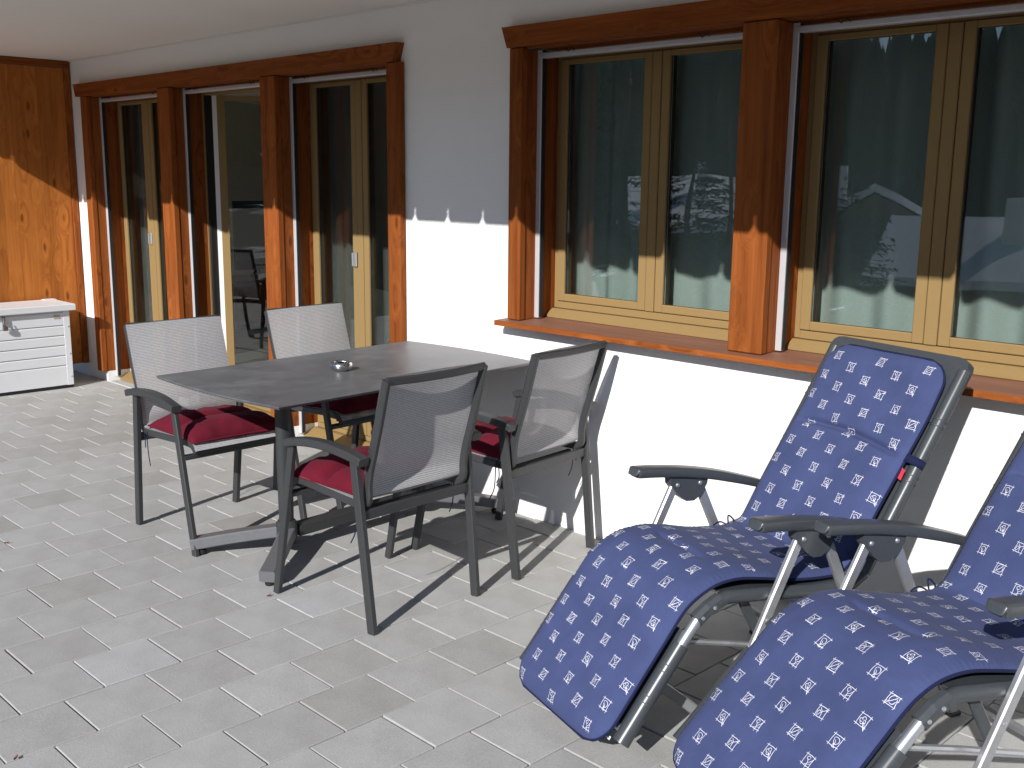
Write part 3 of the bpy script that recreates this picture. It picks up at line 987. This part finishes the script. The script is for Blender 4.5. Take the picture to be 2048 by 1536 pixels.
def make_lounger(slope, flen):
    lo = empty('reclining_lounger')
    def P(v, z, u=0):
        return (u, -v, z)
    dx, dz = math.cos(slope), math.sin(slope)
    kn = (.196, .398)
    fe = (kn[0] + dx * .375, kn[1] - dz * .375)
    for s in (-1, 1):
        u = s * .262
        br = MB().sweep([P(-.408, .430, u), P(-.47, .535, u), P(-.56, .676, u), P(-.65, .818, u), P(-.735, .955, u), P(-.762, .998, u)], circ(.0205, 14), (1, 0, 0)).build('back_rail', 'plastic', lo, ang=40)
        sr = MB().sweep([P(-.405, .428, u), P(-.36, .402, u), P(-.20, .410, u), P(-.02, .434, u), P(.10, .446, u), P(.135, .436, u)], circ(.0195, 14), (1, 0, 0)).build('seat_rail', 'plastic', lo, ang=40)
        MB().sweep([P(.120, .442, u), P(.160, .424, u), P(kn[0], kn[1], u)], rect(.036, .042, .010), (1, 0, 0)).build('knee_joint', 'plastic', lo)
        MB().tube([P(kn[0] - .01, kn[1] + .008, u), P(kn[0] + dx * .10, kn[1] - dz * .10, u)], .0150, 12, side=(1, 0, 0)).build('knee_tube', 'alu', lo, ang=40)
        fr = MB().sweep([P(kn[0] + dx * .075, kn[1] - dz * .075, u), P(kn[0] + dx * .33, kn[1] - dz * .33, u), P(fe[0], fe[1], u)], circ(.0225, 14), (1, 0, 0), scale=[1, 1.03, 1.10]).build('foot_rail', 'plastic', lo, ang=40)
        for t in (.14, .16, .235, .255):
            q = (kn[0] + dx * t, kn[1] - dz * t)
            MB().tube([P(q[0] - dx * .0015, q[1] + dz * .0015, u), P(q[0] + dx * .0015, q[1] - dz * .0015, u)], .0245, 14, side=(1, 0, 0)).build('rail_clip', 'plastic', fr)
        for t in (.14, .17, .43, .46, .70, .73):
            a = Vector((-.408, .430)); b = Vector((-.772, 1.015)); q = a.lerp(b, t); d = (b - a).normalized() * .0016
            MB().tube([P(q.x - d.x, q.y - d.y, u), P(q.x + d.x, q.y + d.y, u)], .0222, 14, side=(1, 0, 0)).build('rail_clip', 'plastic', br)
        for q in ((.148, .431), (.186, .408)):
            MB().lathe([(0, .004), (.005, .003), (.006, 0)], 0, 0, 8).build('rivet', 'alu', lo).matrix_local = Matrix.Translation(P(q[0], q[1], u + s * .0182)) @ Matrix.Rotation(R(90) * s, 4, 'Y')
        # moulded armrest
        ua = s * .288
        ap = catmull([P(.030, .646, ua), P(.022, .646, ua), P(-.05, .640, ua), P(-.15, .628, ua), P(-.26, .608, ua), P(-.37, .580, ua), P(-.475, .549, ua)], 5)
        sc = [(.30, .62, .80, .91, .975)[i] if i < 5 else 1 for i in range(len(ap))]
        sc = [c * (1 if i < len(ap) - 8 else 1 - .02 * (i - len(ap) + 8)) for i, c in enumerate(sc)]
        ov = [(.030 * math.copysign(abs(math.cos(t)) ** .42, math.cos(t)), .0165 * math.copysign(abs(math.sin(t)) ** .42, math.sin(t))) for t in [2 * math.pi * q / 20 for q in range(20)]]
        MB().sweep(ap, ov, (1, 0, 0), scale=sc).build('armrest', 'plastic', lo, ang=55)
        # bracket plate under the armrest
        bk = [(-.098, .625), (-.250, .606), (-.246, .580), (-.224, .545), (-.196, .528), (-.165, .530), (-.140, .548), (-.102, .592)]
        m = MB()
        m.prism([(-a, b) for a, b in bk], 0, ua - .017, ua + .017)
        bo = m.build('arm_bracket', 'plastic', lo)
        for q in ((-.128, .588), (-.218, .585)):
            MB().lathe([(0, .005), (.006, .0035), (.008, 0)], 0, 0, 10).build('rivet', 'alu', bo).matrix_local = Matrix.Translation(P(q[0], q[1], ua + .0171)) @ Matrix.Rotation(R(90), 4, 'Y')
        # crossing aluminium legs
        fl_ = MB().bar(P(-.128, .590, ua), P(.155, .012, ua), .018, .032, (1, 0, 0), .004).build('front_leg', 'alu_grey', lo)
        MB().lathe([(0, .004), (.005, .003), (.006, 0)], 0, 0, 8).build('rivet', 'alu', fl_).matrix_local = Matrix.Translation(P(-.02, .37, ua + .0092)) @ Matrix.Rotation(R(90), 4, 'Y')
        MB().bar(P(-.218, .588, ua), P(-.500, .012, ua), .018, .032, (1, 0, 0), .004).build('rear_leg', 'alu_grey', lo)
        for v_ in (.158, -.503):
            MB().box(ua - .013, ua + .013, -v_ - .022, -v_ + .022, 0, .016, .004).build('foot_cap', 'black', lo)
        MB().tube([P(.205, .330, s * .236), P(.04, .292, s * .242), P(-.19, .232, s * .250), P(-.40, .205, s * .262)], .0085, 8, side=(1, 0, 0)).build('link_rod', 'alu_grey', lo, ang=40)
        MB().bar(P(.02, .418, s * .235), P(-.06, .28, s * .235), .012, .030, (1, 0, 0)).build('link_plate', 'plastic', lo)
    MB().bar(P(.120, .082, -.275), P(.120, .082, .275), .030, .014, (0, .45, .9), .003).build('front_stretcher', 'alu_grey', lo)
    MB().bar(P(-.455, .105, -.275), P(-.455, .105, .275), .030, .014, (0, -.45, .9), .003).build('rear_stretcher', 'alu_grey', lo)
    MB().tube([P(fe[0] - dx * .03, fe[1] + dz * .03, -.25), P(fe[0] - dx * .03, fe[1] + dz * .03, .25)], .011, 10).build('foot_crossbar', 'alu', lo, ang=40)
    # slate fabric slings and head panel
    def strip(nm, pts, w, th, mt, rad=0):
        m = MB()
        m.sweep([P(a, b) for a, b in pts], rect(2 * w, th, .001), (1, 0, 0))
        return m.build(nm, mt, lo)
    strip('back_sling', [(-.408, .438), (-.47, .543), (-.56, .684), (-.65, .826), (-.70, .905)], .245, .005, 'plastic')
    strip('seat_sling', [(-.36, .410), (-.20, .416), (-.02, .441), (.10, .452)], .245, .005, 'plastic')
    strip('foot_sling', [(kn[0] + dx * .04, kn[1] - dz * .04), (fe[0] - dx * .02, fe[1] + dz * .02)], .245, .005, 'plastic')
    hp_ = []
    d = (Vector((-.772, 1.015)) - Vector((-.408, .430))).normalized()
    nrm = Vector((d.y, -d.x))
    out = [(-.262, -.20), (.262, -.20), (.277, -.07), (.278, -.012), (.272, .004), (.258, .014), (.235, .018), (-.235, .018), (-.258, .014), (-.272, .004), (-.278, -.012), (-.277, -.07)]
    pts_a, pts_b = [], []
    for u, t in out:
        q = Vector((-.772, 1.015)) + d * t
        pts_a.append(P(q.x + nrm.x * .014, q.y + nrm.y * .014, u)); pts_b.append(P(q.x - nrm.x * .016, q.y - nrm.y * .016, u))
    n_ = len(out)
    MB().add(pts_a + pts_b, [tuple(range(n_)), tuple(range(n_, 2 * n_))[::-1]] + [(i, (i + 1) % n_, n_ + (i + 1) % n_, n_ + i) for i in range(n_)]).build('head_panel', 'plastic', lo)
    return lo

# hand drawn leaf and flower motifs in little squares; coordinates in a -1..1 box, y towards the head
def arc(cx, cy, rx, ry, a0, a1, n=9):
    return [(cx + rx * math.cos(R(a0 + (a1 - a0) * i / n)), cy + ry * math.sin(R(a0 + (a1 - a0) * i / n))) for i in range(n + 1)]
FRAME = [[(-1.15, .82), (.1, .88), (1.15, .80)], [(-1.2, -.78), (0, -.86), (1.1, -.80)], [(-.80, 1.15), (-.86, 0), (-.78, -1.1)], [(.84, 1.12), (.78, 0), (.86, -1.2)]]
MOT = [
    FRAME + [arc(.0, .30, .30, .26, -20, 250), arc(-.32, -.02, .26, .26, 60, 330), arc(.22, -.12, .26, .26, -120, 150), arc(-.02, -.35, .25, .2, 150, 380), [(.05, -.2), (.4, -.62), (.95, -1.25)], [(.12, -.1), (.75, -.7), (.95, -1.25)]],
    FRAME + [[(-.5, -.75), (-.1, -.1), (.05, .15), (.9, .75)], [(.05, .15), (-.55, .62)], arc(-.38, -.25, .28, .42, 40, 240), [(.05, .15), (.2, -.8)], [(.45, .5), (1.15, .55)]],
    FRAME + [arc(-.05, .0, .62, .55, 140, -80), [(-.5, .35), (-.25, -.25), (.0, -.55), (.45, -1.0)], [(-.15, .1), (.05, -.2), (.12, -.55)], arc(.2, -.72, .3, .28, 60, 300)],
    FRAME + [[(-.75, -.95), (-.4, -.4), (.05, .1), (.55, .75)], arc(.1, .1, .62, .68, 70, 215, 10), arc(.05, .05, .58, .62, 45, -120, 10), [(-.95, -.55), (-.35, -.3)]],
    FRAME + [arc(-.12, .40, .32, .28, 0, 350, 11), [(-.1, .1), (.1, -.3), (.2, -1.2)], [(.1, -.3), (.55, .1), (.8, .6)], [(.18, -.55), (.75, -.25)], [(-.3, -.75), (.15, -.5)]],
]

def make_pad(slope, flen, seed, label):
    rg = random.Random(seed)
    pa = empty('lounger_pad')
    tag(pa, label, 'cushion', 'blue patterned lounger pads')
    path = profile(slope, flen)
    S = [0]
    for a, b in zip(path[:-1], path[1:]):
        S.append(S[-1] + (b - a).length)
    T = S[-1]
    def at(s):
        s = min(max(s, 0), T)
        lo_, hi = 0, len(S) - 1
        while hi - lo_ > 1:
            m = (lo_ + hi) // 2
            if S[m] <= s: lo_ = m
            else: hi = m
        f = (s - S[lo_]) / max(1e-9, S[lo_ + 1] - S[lo_])
        p = path[lo_].lerp(path[lo_ + 1], f)
        a = path[max(lo_ - 2, 0)]; b = path[min(lo_ + 3, len(path) - 1)]
        t = (b - a).normalized()
        return p, V(0, t.z, -t.y) * (1 if t.y < 0 else 1)
    def nrm(s):
        p, n_ = at(s)
        if n_.z < 0: n_ = -n_
        return p, n_
    def halfw(s):
        r = .085
        e = min(s, T - s)
        if e >= r: return HWID
        return HWID - r + math.sqrt(max(0, r * r - (r - e) ** 2))
    creases = [(.285, .93, .021), (.70, .5, .008), (1.105, .52, .017)]
    ox = rg.uniform(0, 40)
    def thick(s, u):
        k = halfw(s)
        e = max(0, 1 - abs(u / max(k, 1e-4)) ** 5)
        ee = min(1, max(0, min(s, T - s)) / .05)
        t = .028 * (e ** .5) * (ee ** .5)
        for cs, cw, cd in creases:
            lim = max(0, 1 - (abs(u) / (HWID * cw)) ** 6) if cw < 1 else 1
            t -= cd * lim * math.exp(-((s - cs - .012 * math.sin(u * 7 + ox) - .03 * (u / HWID) ** 2) / .009) ** 2)
            t -= .35 * cd * lim * math.exp(-((s - cs) / .045) ** 2)
        t += (.0060 * mnoise.noise(V(u * 7 + ox, s * 6, 2)) + .0022 * mnoise.noise(V(u * 22 + ox, s * 18, 7))) * (e ** .5)
        # puckers along the stitched rim
        t += .0022 * math.sin(s * 420 + 2 * mnoise.noise(V(s * 20, ox, 0))) * math.exp(-((abs(u) - k + .012) / .010) ** 2)
        return t
    def surf(s, u, lift=0.0):
        p, n_ = nrm(s)
        return V(u, p.y, p.z) + n_ * (thick(s, u) + lift)
    NS, NU = 300, 36
    def top(a, b):
        s = a * T
        u = math.sin((2 * b - 1) * math.pi / 2) * halfw(max(.0004, min(T - .0004, s)))
        return surf(s, u)[:]
    def bot(a, b):
        s = a * T
        k = halfw(max(.0004, min(T - .0004, s)))
        u = math.sin((2 * b - 1) * math.pi / 2) * k
        p, n_ = nrm(s)
        e = max(0, 1 - abs(u / max(k, 1e-4)) ** 5) ** .5 * min(1, min(s, T - s) / .04 + .0) ** .5
        q = V(u, p.y, p.z) - n_ * (.012 * e)
        return q[:]
    MB().grid(top, NS, NU).build('pad_top', 'blue', pa, True)
    MB().grid(bot, 90, 12, True).build('pad_underside', 'blue', pa, True)
    rim = []
    for i in range(0, 121):
        s = T * i / 120
        s2 = max(.0004, min(T - .0004, s))
        rim.append((s2, halfw(s2)))
    loop = [V(u, *nrm(s)[0].yz) for s, u in rim] + [V(-u, *nrm(s)[0].yz) for s, u in reversed(rim)]
    MB().sweep([q[:] for q in loop], circ(.0045, 6), (0, .3, 1), True).build('piping', 'cord', pa, True)
    # printed motifs as flat ribbons lying on the cloth
    pm_ = MB()
    v1, v3 = (.0778, .0335), (-.0240, .0720)
    hs = .0148
    lw2 = .00052
    for i in range(-30, 40):
        for j in range(-30, 60):
            u0 = v1[0] * (i - 4) + v3[0] * j - .0952
            s0 = v1[1] * (i - 4) + v3[1] * j + .0832
            if not .012 < s0 < T - .012 or abs(u0) > halfw(s0) - .009:
                continue
            mt = MOT[(i + 2 * j) % 5]
            th = rg.uniform(-.07, .07)
            kk = hs * rg.uniform(.94, 1.06)
            for stroke in mt:
                st = []
                for a, b in zip(stroke[:-1], stroke[1:]):
                    nseg = max(1, int(math.hypot(b[0] - a[0], b[1] - a[1]) / .35))
                    st += [(a[0] + (b[0] - a[0]) * q / nseg, a[1] + (b[1] - a[1]) * q / nseg) for q in range(nseg)]
                st.append(stroke[-1])
                st = [(x + rg.uniform(-.02, .02), y + rg.uniform(-.02, .02)) for x, y in st]
                L_, R_ = [], []
                ok = True
                for q in range(len(st)):
                    a, b = st[max(q - 1, 0)], st[min(q + 1, len(st) - 1)]
                    tx, ty = b[0] - a[0], b[1] - a[1]
                    tl_ = math.hypot(tx, ty) or 1
                    nx, ny = -ty / tl_, tx / tl_
                    wd = lw2 / kk * (.75 + .35 * math.sin(math.pi * q / max(1, len(st) - 1)))
                    row = []
                    for sg in (-1, 1):
                        x, y = st[q][0] + sg * nx * wd, st[q][1] + sg * ny * wd
                        xr, yr = x * math.cos(th) - y * math.sin(th), x * math.sin(th) + y * math.cos(th)
                        uu, ss = u0 + xr * kk, s0 - yr * kk * 1.05
                        if not (.004 < ss < T - .004) or abs(uu) > halfw(ss) - .0012:
                            ok = False; break
                        row.append(surf(ss, uu, .0007))
                    if not ok: break
                    L_.append(row[0]); R_.append(row[1])
                if len(L_) > 1:
                    n2 = len(L_)
                    pm_.add([p[:] for p in L_] + [p[:] for p in R_], [(q, q + 1, n2 + q + 1, n2 + q) for q in range(n2 - 1)])
    tag(pm_.build('motif_print', 'print', pa, True), 'white line drawn leaf and flower squares printed on the cloth')
    # tie cords at the hip, elastic strap and red tag at the head
    s = .735
    p, n_ = nrm(s)
    b0 = V(-HWID, p.y, p.z)
    for q in range(3):
        dy = (.035, -.05, -.09)[q]
        cp = catmull([b0 + V(.004, 0, .004), b0 + V(-.02 + .012 * q, dy * .5, .03 - .012 * q), b0 + V(-.012, dy, .014 - .008 * q), b0 + V(.004, dy * .55, .006), b0 + V(.008, 0, .006)], 6)
        MB().tube(cp, .0028, 6, side=(1, 0, 0)).build('tie_cord', 'cord', pa, True)
    p, n_ = nrm(.315)
    MB().sweep(catmull([V(HWID - .008, p.y, p.z) + n_ * .004, V(HWID + .012, p.y, p.z) + n_ * .002, V(HWID + .036, p.y, p.z) - n_ * .012, V(HWID + .042, p.y, p.z) - n_ * .034, V(HWID + .020, p.y, p.z) - n_ * .056], 5), rect(.026, .002, 0), (0, -n_.z, n_.y)).build('strap', 'cord', pa, True)
    p, n_ = nrm(.345)
    MB().add([(HWID - .001, p.y, p.z), (HWID + .018, p.y - .004, p.z - .006), (HWID + .016, p.y - .018, p.z - .036), (HWID - .003, p.y - .016, p.z - .030)], [(0, 1, 2, 3)]).build('tag', 'tag', pa)
    # white plastic hooks at the foot end
    p, n_ = nrm(T - .05)
    for q in range(2):
        c0 = V(HWID - .045 - .035 * q, p.y, p.z) - n_ * (.02 + .012 * q)
        MB().tube([c0, c0 + V(.012, 0, -.012), c0 + V(.026, 0, -.014), c0 + V(.030, 0, -.004)], .0028, 6, side=(0, 1, 0)).build('hook', 'white_pvc', pa, True)
    return pa

def lounger_at(o, ang, slope, flen, seed, lb, plb):
    lo = make_lounger(slope, flen)
    lo.location = (o[0], o[1], 0); lo.rotation_euler = (0, 0, ang)
    tag(lo, lb, 'lounger', 'reclining garden loungers')
    pa = make_pad(slope, flen, seed, plb)
    pa.location = (o[0], o[1], 0); pa.rotation_euler = (0, 0, ang)
lounger_at((-1.730, -.919), R(-17), R(52.5), .425, 21, 'slate and aluminium reclining lounger leaning back toward the window sill', 'blue leaf print pad on the lounger below the window sill')
lounger_at((-1.051, -1.001), R(-21.5), R(45), .425, 33, 'slate and aluminium reclining lounger cut off by the right edge', 'blue leaf print pad on the lounger at the right edge')

# ------------------------------------------------------------------ dry leaf scraps on the pavers
for (x, y), lb in (((-3.297, -1.409), 'small rust coloured leaf scrap beside the table foot'), ((-2.782, -2.512), 'tiny brown leaf scrap in the lower left corner'), ((-4.561, -1.905), 'tiny brown leaf scrap at the left edge of the terrace')):
    rg = random.Random(int(x * 100))
    a = rg.uniform(0, 6)
    vs = []
    for i in range(7):
        t = i / 6 * 2 - 1
        w = .006 * (1 - t * t)
        for sg in (-1, 0, 1):
            lx, ly = t * .011, sg * w * .75
            vs.append((lx * math.cos(a) - ly * math.sin(a), lx * math.sin(a) + ly * math.cos(a), .003 + .004 * abs(sg) + .004 * t * t))
    o = MB().add(vs, [(i * 3 + q, i * 3 + 3 + q, i * 3 + 4 + q, i * 3 + 1 + q) for i in range(6) for q in range(2)]).build('dry_leaf', 'leaf')
    o.location = (x, y, 0)
    tag(o, lb, 'leaf', 'dry leaf scraps')

# ------------------------------------------------------------------ the view across the valley (shows mirrored in the panes)
def mirror(px, py, t):
    d = _f + CR * ((px - 1024) / 2119.96) - CU * ((py - 768) / 2119.96)
    k_ = (.205 - CAM.y) / d.y
    h = CAM + d * k_
    dm = V(d.x, -d.y, d.z).normalized()
    return h + dm * t

def conifer(p, h, label, seed, wide=.26):
    rg = random.Random(seed)
    t = empty('pine_tree', p, rg.uniform(0, 6))
    tag(t, label, 'tree', 'conifers mirrored in the windows')
    MB().sweep([(0, 0, -.3), (0, 0, h * .5), (.05, 0, h * .97)], circ(h * .018, 8), (1, 0, 0), scale=[1.2, .7, .12]).build('trunk', 'bark', t)
    m = MB()
    nbr = int(h * 60)
    for i in range(nbr):
        f_i = rg.random() ** 1.25
        z = h * (.08 + .91 * f_i)
        rr = h * wide * (1 - f_i) ** .8 + .06
        a = rg.uniform(0, 2 * math.pi)
        L_ = rr * rg.uniform(.55, 1.12)
        dirv = V(math.cos(a), math.sin(a), -.30 + .55 * f_i + rg.uniform(-.12, .12))
        sd_ = V(-math.sin(a), math.cos(a), 0)
        for q in range(6):
            f0 = .2 + .8 * q / 6
            c_ = V(0, 0, z) + dirv * L_ * f0
            wl_ = L_ * .34 * (1.08 - f0) + .06
            for sg in (-1, 1):
                e_ = c_ + (sd_ * sg + dirv * .8).normalized() * wl_ + V(0, 0, rg.uniform(-.10, .05))
                m.add([c_ - dirv * L_ * .04, c_ + dirv * L_ * .08, e_], [(0, 1, 2)])
    m.build('crown', 'needles', t)

def chalet(px, py, t, w, d, h, rz, label):
    p = mirror(px, py, t)
    c = empty('chalet', p, rz)
    tag(c, label, 'house', 'snow roofed chalets mirrored in the windows')
    MB().prism([(-w / 2, -6), (w / 2, -6), (w / 2, h), (0, h + w * .26), (-w / 2, h)], 1, -d / 2, d / 2).build('wall', 'chalet', c)
    for s in (-1, 1):
        a = V(0, h + w * .26 + .15, 0); b = V(s * (w / 2 + 1.2), h - 1.2 * .52 + .15, 0)
        MB().add([(a.x, -d / 2 - 1.4, a.y), (b.x, -d / 2 - 1.4, b.y), (b.x, d / 2 + 1.4, b.y), (a.x, d / 2 + 1.4, a.y),
                  (a.x, -d / 2 - 1.4, a.y + .4), (b.x, -d / 2 - 1.4, b.y + .4), (b.x, d / 2 + 1.4, b.y + .4), (a.x, d / 2 + 1.4, a.y + .4)],
                 [(0, 1, 2, 3), (4, 5, 6, 7), (0, 1, 5, 4), (1, 2, 6, 5), (2, 3, 7, 6), (3, 0, 4, 7)]).build('roof', 'snow', c)
    MB().box(w * .18, w * .18 + .9, -.5, .4, h, h + w * .26 + 1.5).build('chimney', 'plaster', c)
    for q in range(3):
        for sd_ in (-1, 1):
            wd_ = MB().box(-w * .32 + q * w * .27, -w * .32 + q * w * .27 + .9, sd_ * (d / 2 + .02) - .02, sd_ * (d / 2 + .02) + .02, h - 2.2, h - .9).build('window', 'black', c)

chalet(1395, 470, 80, 11, 9, 1.0, R(55), 'snow covered chalet roof with chimney mirrored in the left window')
chalet(1740, 560, 60, 9, 8, 2.5, R(153), 'snow roofed chalet gable mirrored in the middle right pane')
chalet(2020, 640, 52, 8, 9, 2.2, R(75), 'snow dusted farm building mirrored at the right edge pane')
chalet(770, 520, 30, 7, 8, 6.6, R(140), 'brown boarded chalet mirrored in the terrace door by the white wall')
for (px, py, t, h, sd_), lb in (((1238, 640, 15, 6.2, 1), 'slender bare pine mirrored in the leftmost window pane'), ((1372, 560, 17, 3.1, 2), 'short bushy pine mirrored below the snowy roof'),
                                ((1450, 560, 18, 3.6, 3), 'dark pine mirrored beside the middle timber post'), ((1690, 640, 22, 3.6, 4), 'low pine mirrored in front of the gable')):
    conifer(mirror(px, py, t), h, lb, sd_, .22 if sd_ == 1 else .42)

# wooded mountainside: too many trees to count
fr = MB()
rg = random.Random(99)
cnt = 0
while cnt < 9000:
    x = rg.uniform(-400, 300); y = -rg.uniform(62, 420)
    d = math.hypot(x + 30, -5.4 - y)
    if d < 105 or (mnoise.noise(V(x * .02, y * .02, 9)) < -.28 and d > 200):
        continue
    cnt += 1
    z = terr(x, y) - .5
    h = rg.uniform(9, 18); r_ = h * rg.uniform(.13, .20)
    a0 = rg.uniform(0, 6)
    n5 = 8
    vs, fs = [], []
    for lev, (zz, rr) in enumerate(((.05, 1.0), (.22, .88), (.40, .70), (.58, .50), (.75, .32))):
        o_ = len(vs)
        vs += [(x + r_ * rr * (1.15 if i % 2 else .55) * rg.uniform(.8, 1.2) * math.cos(a0 + i * 2 * math.pi / n5), y + r_ * rr * (1.15 if i % 2 else .55) * rg.uniform(.8, 1.2) * math.sin(a0 + i * 2 * math.pi / n5), z + h * (zz + rg.uniform(-.03, .03))) for i in range(n5)]
        vs.append((x, y, z + h * min(1, zz + .34)))
        fs += [(o_ + i, o_ + (i + 1) % n5, o_ + n5) for i in range(n5)]
    fr.add(vs, fs)
tag(fr.build('forest', 'needles'), 'dark conifer forest on the mountainside mirrored in the panes', 'forest', None, 'stuff')
